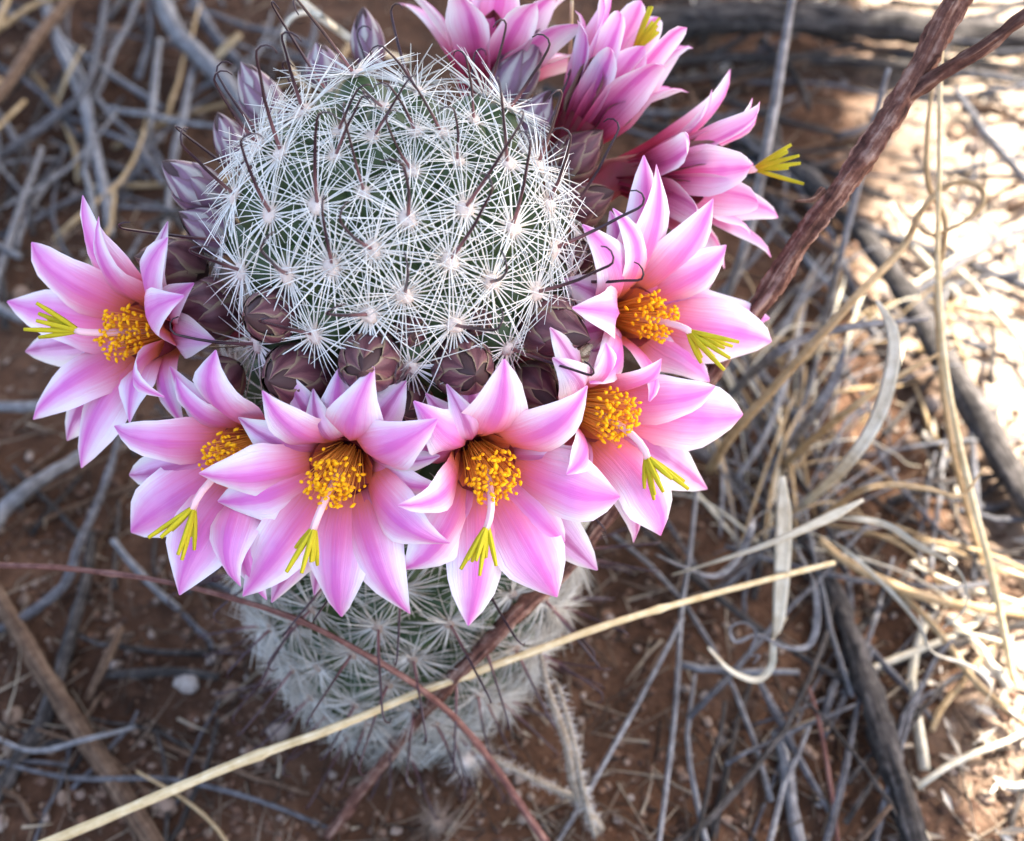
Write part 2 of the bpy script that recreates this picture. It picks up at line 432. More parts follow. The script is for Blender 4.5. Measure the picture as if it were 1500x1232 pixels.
# ---------------------------------------------------------------- flowers
def bez(a, b, c, d, t):
    s = 1-t; return a*(s*s*s)+b*(3*s*s*t)+c*(3*s*t*t)+d*(t*t*t)
def petal_mesh(q, name, T, A, E1, E2, phi, R, k, W, mat, cup=.30, recurve=0.0, skew=0.0, depth=.75, mid=.35, tipw=.6, roll=0.0):
    """petal from inside the throat T out to radius R, height k over the throat, in direction phi"""
    er = E1*math.cos(phi)+E2*math.sin(phi); et = A.cross(er)
    P0 = T+er*.16-A*depth; P1 = T+er*.34-A*.05; P2 = T+er*(R*.55)+A*(k+mid); P3 = T+er*R+A*k
    n, mcount = 12, 8; vs = []; us = []; fs = []
    ph1, ph2 = q.uniform(0, 6), q.uniform(0, 6)
    for i in range(n+1):
        v = i/n; p = bez(P0, P1, P2, P3, v); tg = (bez(P0, P1, P2, P3, min(1, v+.02))-bez(P0, P1, P2, P3, max(0, v-.02))).normalized()
        if recurve: p = p+(-A*recurve if recurve > 0 else A*-recurve)*max(0, v-.7)**2*6*.3
        nr = et.cross(tg).normalized()
        if nr.dot(A) < 0 and v > .5: pass
        if v < tipw: w = .34+.66*math.sin(v/tipw*math.pi/2)**1.2
        else:
            s = (v-tipw)/(1-tipw); w = max(0.0, 1-s**1.9)**.8*(1-.22*s)
        w = max(w*W*.5, .012)
        for j in range(mcount+1):
            u = j/mcount*2-1
            c = cup*(abs(u)**1.7)*w*(1.25-.6*v)
            wob = (.15*w*math.sin(v*7+ph1+u*1.5)+.08*w*math.sin(v*13+ph2+u*2))*abs(u)
            uu = u*(1+.05*math.sin(v*17+ph2+3*u))
            crease = -.05*w*math.exp(-(u/.18)**2)
            ro = roll*u*w*v
            vs.append(p+et*(uu*w+skew*v*v)+nr*(-(0) + (c+wob+crease+ro)*(1 if True else 1)))
            us.append((u*.5+.5, v))
    for i in range(n):
        for j in range(mcount):
            a = i*(mcount+1)+j; fs.append((a, a+1, a+mcount+2, a+mcount+1))
    mb = MB(); mb.add(vs, fs, us); return mb.mesh(name, mat, T)
def make_flower(idx, cpx, alpha, twist, zaxis, tips, stigma, R0=1.7, generic=None, tube_mat='flower_tube', bracts=0):
    q = random.Random(100+idx)
    T = atP(cpx[0], cpx[1], BASE+AX*zaxis, AX)
    rad = (T-BASE); rad = rad-AX*rad.dot(AX); rr = rad.length; rad.normalize()
    A = (rad*math.cos(alpha)+AX*math.sin(alpha)); A = (Matrix.Rotation(twist, 3, AX) @ A).normalized()
    E1 = A.orthogonal().normalized(); E2 = A.cross(E1)
    T = T - A*.05
    # floral tube: funnel from the plant's shoulder to the throat
    foot = BASE+AX*(zaxis-.4)+rad*min(prof(zaxis-.4)+.1, rr-.9)
    mb = MB(); pts = [foot.lerp(T-A*.9, t) for t in (0, .5)]+[T-A*.9, T-A*.5, T-A*.12]
    tube(mb, pts, [.22, .26, .30, .36, .44], 14, cap=False); f = link('flower', mb.mesh('flower', tube_mat, T), cactus, T-FOOT)
    def put(name, me): return link(name, me, f)
    phis = []; op = {1: .1, 2: .22, 3: -.05, 4: .05, 5: .18, 6: 0}.get(idx, 0)
    for (x, y, *o) in tips:
        kind = o[0] if o else 'i'; W = o[1] if len(o) > 1 else .84; dk = o[2] if len(o) > 2 else 0
        k = {'i': .42, 'o': .12, 'p': .0}[kind]+dk+op
        P = atP(x, y, T+A*k, A)-T; a = P.dot(E1); b = P.dot(E2); R = math.hypot(a, b)
        if R > 2.5: print('FLOWER', idx, 'long petal', x, y, round(R, 2)); R = 2.5
        phi = math.atan2(b, a); phis.append(phi)
        put('petal', petal_mesh(q, 'petal', T, A, E1, E2, phi, R, k, W*.92*min(1.15, max(.75, R/1.7)), 'petal_pale' if kind == 'p' else 'petal_pink', cup=q.uniform(.16, .55),
            mid=q.uniform(.12, .46), tipw=q.uniform(.48, .66), roll=q.uniform(-.35, .35), skew=q.uniform(-.12, .12), recurve=q.uniform(-.5, .9)))
    ph = sorted(phis)
    for a, b in zip(ph, ph[1:]+[p+2*math.pi for p in ph[:1]]):                  # the outer whorl shows between the inner petals
        if .3 < b-a < 1.3 and q.random() < .8:
            m = a+(b-a)*q.uniform(.4, .6)
            put('petal', petal_mesh(q, 'petal', T, A, E1, E2, m, R0*q.uniform(.72, .98), -.08+q.uniform(-.1, .05), q.uniform(.5, .75), q.choice(['petal_pale', 'petal_pink', 'petal_pale']), cup=q.uniform(.1, .5), mid=q.uniform(.05, .3), roll=q.uniform(-.4, .4), tipw=q.uniform(.45, .6)))
    if generic:
        for (deg, R, k, W, mt) in generic:
            up = AX-A*AX.dot(A); up.normalize(); sd = A.cross(up)     # deg 0 = towards the plant's top side
            d = up*math.cos(math.radians(deg))+sd*math.sin(math.radians(deg)); phi = math.atan2(d.dot(E2), d.dot(E1))
            put('petal' if mt != 'sepal_red' else 'sepal', petal_mesh(q, 'petal', T, A, E1, E2, phi, R, k, W, mt, cup=q.uniform(.3, .5), mid=q.uniform(-.1, .1), tipw=q.uniform(.5, .6), depth=.9))
    for b in range(bracts):
        phi = b*2.4+q.uniform(-.2, .2); h = q.uniform(.1, .8)
        put('sepal', petal_mesh(q, 'sepal', T-A*(.75), A, E1, E2, phi, .62+.1*h, .55+h*.5, .55, 'sepal_red', cup=.5, mid=-.15, depth=.5))
    # stamens: filaments with anthers packed in the throat
    mb = MB(); mf = MB(); iv, ifc = blob(1, 1, idx, .2)
    for s in range(120):
        a = s*2.39996; r = .36*math.sqrt((s+.5)/120)*q.uniform(.85, 1.15); h = .44-1.3*r*r+q.uniform(-.2, .16)
        er = E1*math.cos(a)+E2*math.sin(a); p = T+er*r+A*h; p0 = T+er*(r*.55)-A*.45
        spike(mf, p0, (p-p0).normalized(), (p-p0).length, .013)
        d = V((q.gauss(0, 1), q.gauss(0, 1), q.gauss(0, 1))).normalized(); e = d.orthogonal().normalized(); g_ = d.cross(e); el = q.uniform(1.2, 2.3)
        mb.add([p+(d*(v.x*el)+e*v.y+g_*v.z)*q.uniform(.02, .031) for v in iv], ifc)
    o = put('stamen_filaments', mf.mesh('stamen_filaments', 'filament', T)); o['kind'] = 'stuff'
    o = put('anthers', mb.mesh('anthers', 'anther', T)); o['kind'] = 'stuff'
    # style and stigma lobes
    E = atP(stigma[0], stigma[1], T+A*stigma[2], A)
    E = T+(E-T)*.78 if not generic else T+A*stigma[2]+E1*.1
    d0 = (E-T).normalized()
    mb = MB(); mid = T+A*.55*stigma[2]+(E-T)*.35
    pts = [bez(T-A*.5, T+A*.1, mid, E, i/8) for i in range(9)]; tube(mb, pts, .05, 7); put('style', mb.mesh('style', 'style', T))
    dd = (pts[-1]-pts[-2]).normalized()*.75+d0*.25; e1 = dd.orthogonal().normalized(); e2 = dd.cross(e1)
    for s in range(8):
        a = s*2*math.pi/8+q.uniform(-.3, .3); sp = q.uniform(.12, .62); L = q.uniform(.4, .74)
        dl = (dd+(e1*math.cos(a)+e2*math.sin(a))*sp).normalized()
        mb = MB(); pp = [E-dd*.06+dl*(L*t)+A*(.05*t*t) for t in (0, .35, .7, 1)]; tube(mb, pp, [.028, .037, .036, .024], 6, lump=.2)
        put('stigma_lobe', mb.mesh('stigma_lobe', 'stigma', T))
    print('flower', idx, 'ring radius %.2f' % rr, 'depth %.1f' % (T-CAM).dot(FW))
    return f
R_ = math.radians
make_flower(1, (196, 487), R_(40), R_(28), 11.2, [(114, 286), (140, 318), (247, 346, 'i', .8), (49, 348), (270, 434, 'i', .75, .35), (16, 449, 'o'), (27, 516, 'p', .7),
    (54, 623), (86, 641, 'p', .7), (117, 679, 'o'), (198, 618, 'o', .8), (232, 575, 'i', .55, .2)], (85, 483, 1.0))
make_flower(2, (348, 668), R_(34), 0, 10.75, [(167, 622), (180, 690, 'p', .7), (190, 782, 'o', .95), (272, 872, 'i', .95), (268, 548, 'o', .8), (310, 517, 'i', .95),
    (378, 882, 'o', .85), (340, 860, 'i', .8)], (262, 770, .9))
make_flower(3, (494, 694), R_(30), 0, 11.1, [(295, 697), (325, 742, 'o', .8), (377, 577), (452, 571, 'p', .75), (535, 541, 'i', .8), (634, 607), (640, 660, 'p', .6),
    (657, 800), (604, 820, 'p', .6), (597, 904), (492, 910), (352, 864), (385, 900, 'p', .7), (452, 868, 'p', .6)], (448, 800, .8))
make_flower(4, (715, 688), R_(30), 0, 11.1, [(605, 595, 'o', .8), (652, 568, 'p', .7), (737, 527, 'i', .9), (870, 575), (856, 660, 'p', .5), (912, 722, 'i', .95), (878, 825, 'p', .8),
    (828, 797, 'o', .7), (810, 881, 'i', .95), (687, 918, 'i', .82), (592, 842, 'o', .9), (582, 742, 'i', .75, .1)], (712, 800, .8))
make_flower(5, (886, 606), R_(32), 0, 11.1, [(814, 530, 'p', .75), (1044, 562, 'i', .8), (1091, 620, 'i', .95), (1042, 726, 'p', .8), (973, 784, 'i', .95), (928, 803, 'p', .6),
    (830, 700, 'o'), (960, 520, 'o', .8), (885, 500, 'o', .7)], (968, 692, .9))
make_flower(6, (943, 465), R_(40), R_(-28), 11.2, [(853, 323, 'i', .7), (906, 303, 'i', .65), (935, 228, 'o', .85), (962, 240, 'i', .7), (1037, 287, 'i', .8), (1068, 352, 'i', .95), (1133, 470, 'o', .85), (1136, 503, 'i', .9),
    (842, 445, 'i', .7, .3), (874, 520, 'p', .6), (868, 570, 'i', .7, .15), (945, 583, 'i', .6, .35), (1045, 560, 'o', .8)], (1032, 494, 1.0))
def gen(n, R, k, W, mt, off=0, jit=.1, seed=0):
    q = random.Random(seed); return [(off+360*i/n+q.uniform(-9, 9), R*(1+q.uniform(-jit, jit)), k*(1+q.uniform(-jit, jit)), W*(1+q.uniform(-jit, jit)), mt) for i in range(n)]
make_flower(7, (985, 258), R_(16), R_(-38), 11.2, [], (1066, 298, 1.35), generic=gen(9, 1.15, 1.35, .66, 'petal_outside', 0, .18, 1)+gen(8, 1.6, .75, .66, 'petal_outside', 20, .2, 2), bracts=5)
make_flower(8, (868, 158), R_(46), R_(-4), 11.6, [], (1000, 143, 1.15), generic=gen(9, .8, 1.55, .58, 'petal_outside', 0, .18, 3)+gen(8, 1.25, 1.05, .58, 'petal_outside', 20, .2, 4), bracts=6)
make_flower(9, (722, 84), R_(38), 0, 11.6, [], (726, 27, 1.4), generic=gen(8, 1.05, 1.2, .7, 'petal_outside', 0, .18, 5)+gen(9, 1.85, .6, .7, 'petal_outside', 20, .2, 6), bracts=6)

# ---------------------------------------------------------------- buds
def make_bud(idx, bpx, tpx, rad, mat, zax, length=None, lift=0.0):
    """bud whose middle sits at bpx on the shoulder; tpx = pixel towards which its tip points (None: straight outward)"""
    q = random.Random(300+idx)
    P = atP(bpx[0], bpx[1], BASE+AX*zax, AX); out = (P-BASE); out -= AX*out.dot(AX); rr = out.length
    if rr < prof(zax)+rad*.9:                             # would sink into the stem: sit it on the surface in front
        h = surf_hit(bpx[0], bpx[1], rad*1.38)
        if h is not None: P = h; out = P-BASE; out -= AX*out.dot(AX)
    out.normalize()
    if tpx is None: A = (out*.75+AX*.75).normalized()
    else:
        Q = atP(tpx[0], tpx[1], P, V(FW)); A = ((Q-P).normalized()*.8+out*.35+AX*.35).normalized()
    L = length or rad*2.4
    E1 = A.orthogonal().normalized(); E2 = A.cross(E1)
    def sp(phi, t, s=1.0):                               # t 0 base .. 1 tip, pointed egg
        r = rad*(max(0.0, math.sin(math.pi*min(1, t*.985+.015)))**.7)*(1.08-.42*t)*s
        return P+A*((t-.5)*L*(1+.01*(s-1)))+(E1*math.cos(phi)+E2*math.sin(phi))*r
    mb = MB(); vs = []; fs = []; us = []
    for i in range(9):
        for j in range(12): vs.append(sp(j*math.pi/6, i/8)); us.append((0, 0))
    for i in range(8):
        for j in range(12): fs.append((i*12+j, i*12+(j+1) % 12, i*12+12+(j+1) % 12, i*12+12+j))
    mb.add(vs, fs, us); b = link('flower_bud', mb.mesh('flower_bud', 'bud_core', P), cactus, P-FOOT)
    # pedicel end sunk towards the stem
    N = 13
    for s in range(N):
        phi0 = s*2.39996+idx; f = s/(N-1); t1 = .52+.50*f; t0 = max(.02, t1-.55); lift_ = 1.14-.10*f
        mb = MB(); vs = []; fs = []; us = []
        for i in range(8):
            v = i/7; t = t0+(t1-t0)*v
            hw = (.78 if f < .7 else .95)*(1-.0*v)*math.sqrt(max(0, 1-v**2.6))*(.55+.45*math.sin(math.pi*min(1, v+.25)))
            for j in range(7):
                u = j/6*2-1
                s_ = lift_+.035*(1-abs(u))+.05*v*(1-f)
                vs.append(sp(phi0+u*hw, min(t, 1.0), s_)+A*(.03*rad*v)); us.append((u*.5+.5, v))
        for i in range(7):
            for j in range(6): a = i*7+j; fs.append((a, a+1, a+8, a+7))
        mb.add(vs, fs, us); link('sepal', mb.mesh('sepal', mat, P), b)
B, Mv = 'sepal_brown', 'sepal_mauve'
for i, b in enumerate([((430, 550), None, .44, B, 11.0, 1.25), ((541, 532), None, .41, B, 11.0, 1.15), ((680, 540), None, .41, B, 11.0, 1.15), ((601, 485), None, .22, B, 11.3),
    ((592, 597), None, .40, B, 10.8), ((785, 568), (810, 600), .36, B, 11.0), ((812, 482), (850, 500), .45, B, 11.2), ((838, 380), (880, 375), .36, B, 11.3),
    ((392, 462), None, .36, B, 11.3), ((300, 455), (262, 465), .46, B, 11.1), ((252, 388), (215, 385), .44, B, 11.2), ((308, 336), (270, 318), .34, Mv, 11.4, 1.0),
    ((285, 273), (238, 240), .36, Mv, 11.6, 1.15), ((380, 140), (352, 90), .33, Mv, 11.8, 1.15), ((338, 205), (322, 160), .27, Mv, 11.6, .9), ((474, 98), (466, 70), .3, Mv, 11.8, .8),
    ((538, 58), (532, 15), .28, Mv, 11.8, 1.05), ((845, 228), (880, 200), .36, B, 11.5, 1.1), ((785, 170), (805, 140), .28, Mv, 11.7, .9), ((758, 105), (795, 50), .36, Mv, 11.8, 1.5),
    ((855, 300), (900, 290), .36, B, 11.4, 1.0), ((320, 560), (300, 590), .34, B, 11.0), ((700, 470), None, .2, B, 11.2), ((510, 592), None, .3, B, 10.8)]):
    make_bud(i, *b)

# ------------------------------------------------------------------ twigs, stalks and blades
def dens(vals, n): return [lerpn(vals, i/(n-1)) for i in range(n)]
def body_depth(px, py):
    """view distance at which this line of sight meets the lower body"""
    if not (250 < px < 950 and py > 780): return None
    r = ray(px, py); t = 14.0
    while t < 26:
        q = CAM+r*t-axis(9.5); z = 9.5+q.dot(AXB); 
        if -.5 < z < 9.5 and (q-AXB*(z-9.5)).length < prof(z)+TH: return t
        t += .05
def px_curve(ctrl):
    """(px, py, h) = height over the ground; (px, py, None, d) = distance along the view axis"""
    out = []
    for c in ctrl:
        if isinstance(c, Vector): out.append(c)
        elif len(c) == 4:
            h = body_depth(c[0], c[1]); out.append(atD(c[0], c[1], c[3] if h is None else min(c[3], h-.55)))
        else: out.append(onground(c[0], c[1], c[2]))
    return out
def stick(name, label, cat, ctrl, wpx, mat, group=None, lump=.25, ns=8, per=7, jit=.0, twigs=(), nodes=()):
    """round twig; wpx = widths in photograph pixels along it"""
    P = px_curve(ctrl); pts = spline(P, per); q = random.Random(hash(label) % 999 if False else len(label)*7+int(P[0].x*100))
    n = len(pts); rads = []
    for i, p in enumerate(pts):
        d = (p-CAM).dot(FW); rads.append(max(.012, lerpn(list(wpx), i/(n-1))*d/F*.5*(1+q.uniform(-.05, .05))))
        if jit: pts[i] = p+V((q.uniform(-jit, jit), q.uniform(-jit, jit), q.uniform(-jit, jit)))
    for f in nodes: i = int(f*(n-1)); rads[i] *= 1.4; rads[i-1] *= 1.12
    o0 = pts[0].copy(); mb = MB(); tube(mb, pts, rads, ns, lump=lump)
    o = link(name, mb.mesh(name, mat, o0), None, o0); tag(o, label, cat, group)
    for (ctrl2, w2) in twigs:
        P2 = px_curve(ctrl2); p2 = spline(P2, per); mb = MB(); n2 = len(p2)
        tube(mb, p2, [lerpn(list(w2), i/(n2-1))*(p-CAM).dot(FW)/F*.5 for i, p in enumerate(p2)], ns, lump=lump)
        link('side_twig', mb.mesh('side_twig', mat, o0), o)
    return o
def blade(name, label, cat, ctrl, wpx, mat, group=None, twist=0.0, per=8, fold=.3, face=True):
    P = px_curve(ctrl); pts = spline(P, per); n = len(pts); ws = [lerpn(list(wpx), i/(n-1))*(p-CAM).dot(FW)/F for i, p in enumerate(pts)]
    o0 = pts[0].copy(); mb = MB()
    ribbon(mb, pts, ws, V((.2, .75, -.6)).normalized() if face else None, twist, fold)
    o = link(name, mb.mesh(name, mat, o0), None, o0); return tag(o, label, cat, group)

# the red-brown branch that runs from upper right behind the flowers down to the soil
stick('branch', 'forked red-brown branch slanting behind the flowers and across the lower cactus', 'branch',
      [(1430, -60, None, 16.5), (1400, 0, None, 16.6), (1330, 130, None, 16.8), (1240, 265, None, 17.0), (1180, 345, None, 17.2), (1100, 465, None, 17.6), (960, 660, None, 18.5), (830, 830, None, 19.4), (740, 915, None, 19.9), (650, 1010, None, 20.6), (570, 1105, None, 22.0), (480, 1225, .1)],
      [36, 36, 38, 32, 31, 28, 26, 24, 24, 20, 17, 15], 'bark_red', lump=.42, ns=20, per=26, jit=.006,
      twigs=[([(1318, 150, None, 16.8), (1370, 112, None, 16.6), (1440, 70, None, 16.3), (1500, 25, None, 16.1), (1560, -20, None, 15.9)], (24, 22, 20, 19, 18)),
             ([(1205, 278, None, 17.0), (1190, 292, None, 16.8), (1164, 295, None, 16.7)], (9, 7, 3))])
# straw stalk leaning on the body
stick('straw_stalk', 'long straight yellow straw stalk leaning across the lower cactus', 'grass stalk',
      [onground(-330, 1345, .1), (-100, 1300, None, 19.6), (80, 1230, None, 19.2), (350, 1117, None, 19.2), (490, 1066, None, 19.2), (620, 1012, None, 19.4), (760, 962, None, 19.5), (900, 912, None, 19.9), (1060, 866, None, 20.8), (1222, 824, None, 21.6)],
      [13, 14, 15, 14, 12, 12, 11, 9, 8], 'straw', lump=.12, ns=10, per=12, nodes=(.36, .62, .83))
stick('stalk', 'thin reddish stalk curving over the lower cactus to the soil', 'grass stalk',
      [onground(-150, 830, .2), (0, 828, None, 19.5), (130, 836, None, 18.9), (270, 858, None, 18.5), (420, 902, None, 18.4), (520, 950, None, 18.8), (620, 1012, None, 19.2), (700, 1090, None, 20.2), (800, 1234, None, 21.0), onground(860, 1320, .1)],
      [7, 8, 8, 8, 9, 9, 10, 11, 12, 12], 'stalk_red', lump=.2, per=12, nodes=(.25, .47, .6, .78))
# hairy stems at the foot of the plant
def hairy(label, ctrl, wpx, hair=.12, n=420):
    o = stick('hairy_stem', label, 'stem', ctrl, wpx, 'stem_fuzzy', 'hairy stems at the foot of the cactus' if False else None, lump=.2)
    pts = spline(px_curve(ctrl), 10); mb = MB(); q = random.Random(len(label))
    for _ in range(n):
        i = q.randrange(len(pts)-1); p = pts[i].lerp(pts[i+1], q.random()); d = V((q.gauss(0, 1), q.gauss(0, 1), q.gauss(0, 1))).normalized()
        spike(mb, p, d, hair*q.uniform(.6, 1.5)+.06, .007, V((0, 0, 0)), 1)
    h = link('hair', mb.mesh('hair', 'wool_white', o.location/S), o); h['kind'] = 'stuff'
hairy('hairy tan stem rising from the soil against the right of the lower cactus', [(790, 955, None, 20.0), (806, 1020, None, 20.6), (830, 1090, None, 21.2), (845, 1160, None, 22.0), (880, 1215, .2)], [8, 11, 13, 15, 15])
hairy('second thinner hairy stem leaning in beside the tan one', [(818, 1005, None, 20.6), (838, 1080, None, 21.2), (855, 1160, None, 21.9), (872, 1225, .2)], [7, 8, 9, 9])
hairy('short hairy stem running from the woolly tuft to the hairy tan stem', [(690, 1095, None, 21.6), (740, 1120, None, 21.9), (800, 1150, None, 22.2), (850, 1172, .6)], [9, 11, 11, 12])
def tuft(label, px, py, h, r, n, hm='wool_white', cm='wool'):
    c = onground(px, py, h); mb = MB(); q = random.Random(int(px))
    for _ in range(n):
        d = V((q.gauss(0, 1), q.gauss(0, 1), q.gauss(.2, 1))).normalized(); spike(mb, c+d*(r*.2), (d+V((q.gauss(0, .5), q.gauss(0, .5), q.gauss(0, .5)))).normalized(), r*q.uniform(.3, .85), .008, V((q.gauss(0, .5), q.gauss(0, .5), q.gauss(0, .5))), 3)
    b = bpy.data.objects.new('woolly_tuft', None); COL.objects.link(b); b.location = c*S; b.empty_display_size = .005; tag(b, label, 'seed tuft')
    link('wool_hair', mb.mesh('wool_hair', hm, c), b); mc = MB(); v, f = blob(r*.4, 2, 5, .3); mc.add([x+c for x in v], f); link('seed_core', mc.mesh('seed_core', cm, c), b)
tuft('cream woolly tuft caught under the foot of the cactus', 682, 1112, .35, .5, 420)
tuft('dull brownish woolly tuft on the soil below the straw stalk', 640, 1205, .15, .5, 500, 'wool_old', 'wool_old')

# heavy dead branches behind and to the right
stick('dead_branch', 'thick grey dead branch lying across the sunlit ground behind', 'branch', [(840, 70, 1.0), (900, 52, 1.2), (1000, 30, 1.4), (1120, 25, 1.5), (1260, 34, 1.4), (1400, 48, 1.2), (1520, 58, 1.0), (1640, 90, .7)], [34, 44, 48, 46, 44, 42, 40, 36], 'bark_dark', lump=.45, ns=12)
stick('dead_branch', 'thin dark branch parallel below the thick dead one', 'branch', [(960, 92, .5), (1080, 84, .6), (1220, 88, .6), (1360, 100, .5), (1540, 120, .3)], [12, 16, 18, 16, 12], 'bark_dark', lump=.4)
stick('dead_branch', 'dark arched branch bounding the shade beside the sunlit soil', 'branch', [(1030, 185, .6), (1120, 220, .9), (1215, 290, 1.1), (1300, 390, 1.1), (1380, 520, 1.0), (1450, 640, .9), (1540, 790, .6)], [22, 28, 30, 34, 38, 42, 42], 'bark_dark', lump=.4, ns=10)
stick('dead_branch', 'thick dark root-like branch descending at the sunlit litter edge', 'branch', [(1190, 800, .3), (1235, 900, .5), (1268, 1000, .6), (1300, 1100, .6), (1330, 1200, .5), (1360, 1300, .3)], [20, 28, 36, 40, 40, 38], 'bark_dark', lump=.45, ns=10)
stick('dead_branch', 'grey weathered branch under the curled tan stalk', 'branch', [(1075, 215, .3), (1160, 265, .4), (1260, 330, .4), (1380, 372, .4), (1530, 430, .3)], [20, 20, 16, 14, 12], 'bark_grey', lump=.3)
GL = 'grey twigs on the right'
stick('twig', 'tall pale grey stem standing behind the right-hand flowers', 'twig', [(1168, -40, None, 24), (1150, 60, None, 24.5), (1130, 180, None, 25.0), (1108, 290, None, 25.8), (1085, 380, None, 26.5), (1050, 470, .1)], [12, 13, 15, 16, 14, 12], 'grass_grey', lump=.15)
stick('twig', 'thinner grey stem standing beside the tall pale one', 'twig', [(1302, 100, None, 24), (1280, 180, None, 24.6), (1250, 300, None, 25.5), (1225, 400, None, 26.0), (1195, 520, .1)], [8, 10, 11, 10, 9], 'grass_grey', lump=.15)
stick('twig', 'long thin bluish twig running down from the right flowers to the soil', 'twig', [(1022, 700, 2.6), (1012, 800, 1.8), (998, 900, 1.2), (990, 1030, .8), (975, 1160, .5), (962, 1260, .2)], [6, 7, 7, 8, 8, 8], 'grass_grey', lump=.1)
stick('twig', 'thin bluish twig slanting past the foot of the cactus', 'twig', [(1000, 905, 1.3), (945, 1010, .8), (895, 1100, .5), (850, 1180, .3), (800, 1260, .2)], [7, 7, 8, 8, 8], 'grass_grey', lump=.1)
stick('grass_stalk', 'upright golden grass stalk in front of the sunlit soil', 'grass stalk', [(1388, -40, None, 19.0), (1378, 90, None, 19.5), (1376, 250, None, 20.2), (1374, 400, None, 21.0), (1388, 560, None, 21.8), (1424, 730, None, 22.5), (1455, 850, None, 23), (1485, 1000, .1)], [7, 8, 8, 9, 10, 11, 11, 11], 'straw', lump=.06)
stick('grass_stalk', 'thin bent tan stalk beside the upright golden one', 'grass stalk', [(1366, 120, None, 21.5), (1358, 200, None, 21.6), (1360, 270, None, 21.8), (1385, 330, None, 22.2), (1372, 450, None, 23), (1392, 640, None, 23.6), (1440, 830, .2)], [6, 7, 9, 9, 8, 9, 9], 'straw_tan', lump=.08)
stick('grass_stalk', 'tan grass stalk ending in a curl beside the sunlit soil', 'grass stalk', [onground(1040, 690, .2), (1070, 640, None, 23.5), (1150, 550, None, 22.0), (1240, 450, None, 21.0), (1320, 365, None, 21.6), (1352, 306, None, 21.4), (1392, 270, None, 21.3), (1432, 272, None, 21.2), (1440, 298, None, 21.0), (1410, 326, None, 21.0), (1366, 344, None, 21.2), (1345, 330, None, 21.3), (1350, 304, None, 21.5)], [14, 14, 14, 13, 11, 10, 9, 9, 8, 6, 5, 4, 3], 'straw_tan', lump=.08)
blade('straw_strand', 'broad cream blade arching down beside the grass clump', 'grass blade', [(1284, 440, None, 20.6), (1306, 480, None, 20.4), (1308, 530, None, 20.4), (1286, 610, None, 20.8), (1240, 680, None, 21.6), (1180, 738, 1.0), (1165, 762, .3)], [5, 17, 21, 22, 18, 12, 8], 'straw_pale', twist=.4)
blade('straw_strand', 'short straight cream blade hanging upright in the clump', 'grass blade', [(1146, 698, None, 20.6), (1148, 760, None, 20.8), (1146, 830, None, 21.2), (1140, 912, None, 21.8), (1132, 935, None, 22.4)], [8, 23, 25, 23, 14, 3], 'straw_pale')
blade('straw_strand', 'narrow cream blade with a torn thick end crossing the upright one', 'grass blade', [(1265, 732, None, 20.0), (1210, 760, None, 20.1), (1130, 795, None, 20.3), (1050, 822, None, 21.0), (985, 842, None, 22.2)], [5, 17, 12, 8, 5, 3], 'straw_pale')
blade('straw_strand', 'thin brown blade with a kinked tip over the dark soil', 'grass blade', [(1442, 684, None, 21.4), (1408, 726, None, 21.3), (1360, 716, None, 21.3), (1300, 710, None, 21.4), (1250, 724, None, 21.8), (1190, 770, .3)], [3, 6, 8, 10, 9, 8], 'straw_tan', twist=.6)
blade('straw_strand', 'rippled cream blade drooping into a thin hooked end', 'grass blade', [onground(1170, 770, .2), (1230, 760, None, 22.0), (1295, 768, None, 21.5), (1345, 800, None, 21.2), (1388, 822, None, 21.0), (1412, 850, None, 21.0), (1414, 890, None, 21.2), (1380, 922, None, 21.6)], [8, 9, 13, 16, 13, 7, 5, 3], 'straw_pale', twist=1.6)
blade('straw_strand', 'long wavy grey blade trailing to the sunlit litter', 'grass blade', [onground(1170, 775, .2), (1230, 800, None, 22.8), (1300, 862, None, 22.6), (1345, 915, None, 22.4), (1365, 955, None, 22.3), (1420, 975, None, 22.3), (1452, 1005, None, 22.3), (1432, 1045, .3)], [8, 8, 9, 12, 14, 13, 14, 6], 'straw_pale', twist=2.4)
blade('straw_strand', 'thin grey blade bent round into tiny ringlets', 'grass blade', [onground(1160, 790, .2), (1190, 850, None, 22.6), (1197, 905, None, 22.4), (1185, 945, None, 22.4), (1150, 948, None, 22.3), (1110, 930, None, 22.2), (1078, 940, None, 22.2), (1070, 920, None, 22.1), (1090, 912, None, 22.0), (1108, 928, None, 22.0), (1098, 958, None, 22.1), (1112, 960, None, 22.0), (1104, 972, None, 22.1)], [7, 10, 12, 10, 7, 5, 6, 5, 5, 6, 5, 4, 3], 'grass_grey', twist=.8)
blade('straw_strand', 'grey blade looping up from the soil below the ringlets', 'grass blade', [onground(1150, 905, .3), (1134, 935, None, 22.5), (1130, 975, None, 22.6), (1108, 996, None, 22.6), (1070, 982, None, 22.5), (1037, 948, None, 22.4)], [8, 10, 11, 10, 8, 5], 'straw_pale', twist=1.0)
blade('straw_strand', 'pale grey blade curving left under the flower tips', 'grass blade', [onground(1130, 745, .2), (1108, 760, None, 22.5), (1085, 810, None, 22.0), (1050, 843, None, 21.8), (1005, 832, None, 21.9), (960, 812, None, 22.3)], [8, 11, 12, 9, 6, 4], 'grass_grey', twist=1.2)
blade('straw_strand', 'grey blade leaning from the flowers to the arched branch', 'grass blade', [(1360, 468, None, 22.2), (1280, 474, None, 22.0), (1190, 492, None, 22.2), (1120, 530, None, 22.8), (1060, 590, .2)], [5, 10, 13, 14, 10], 'grass_grey', twist=.3)
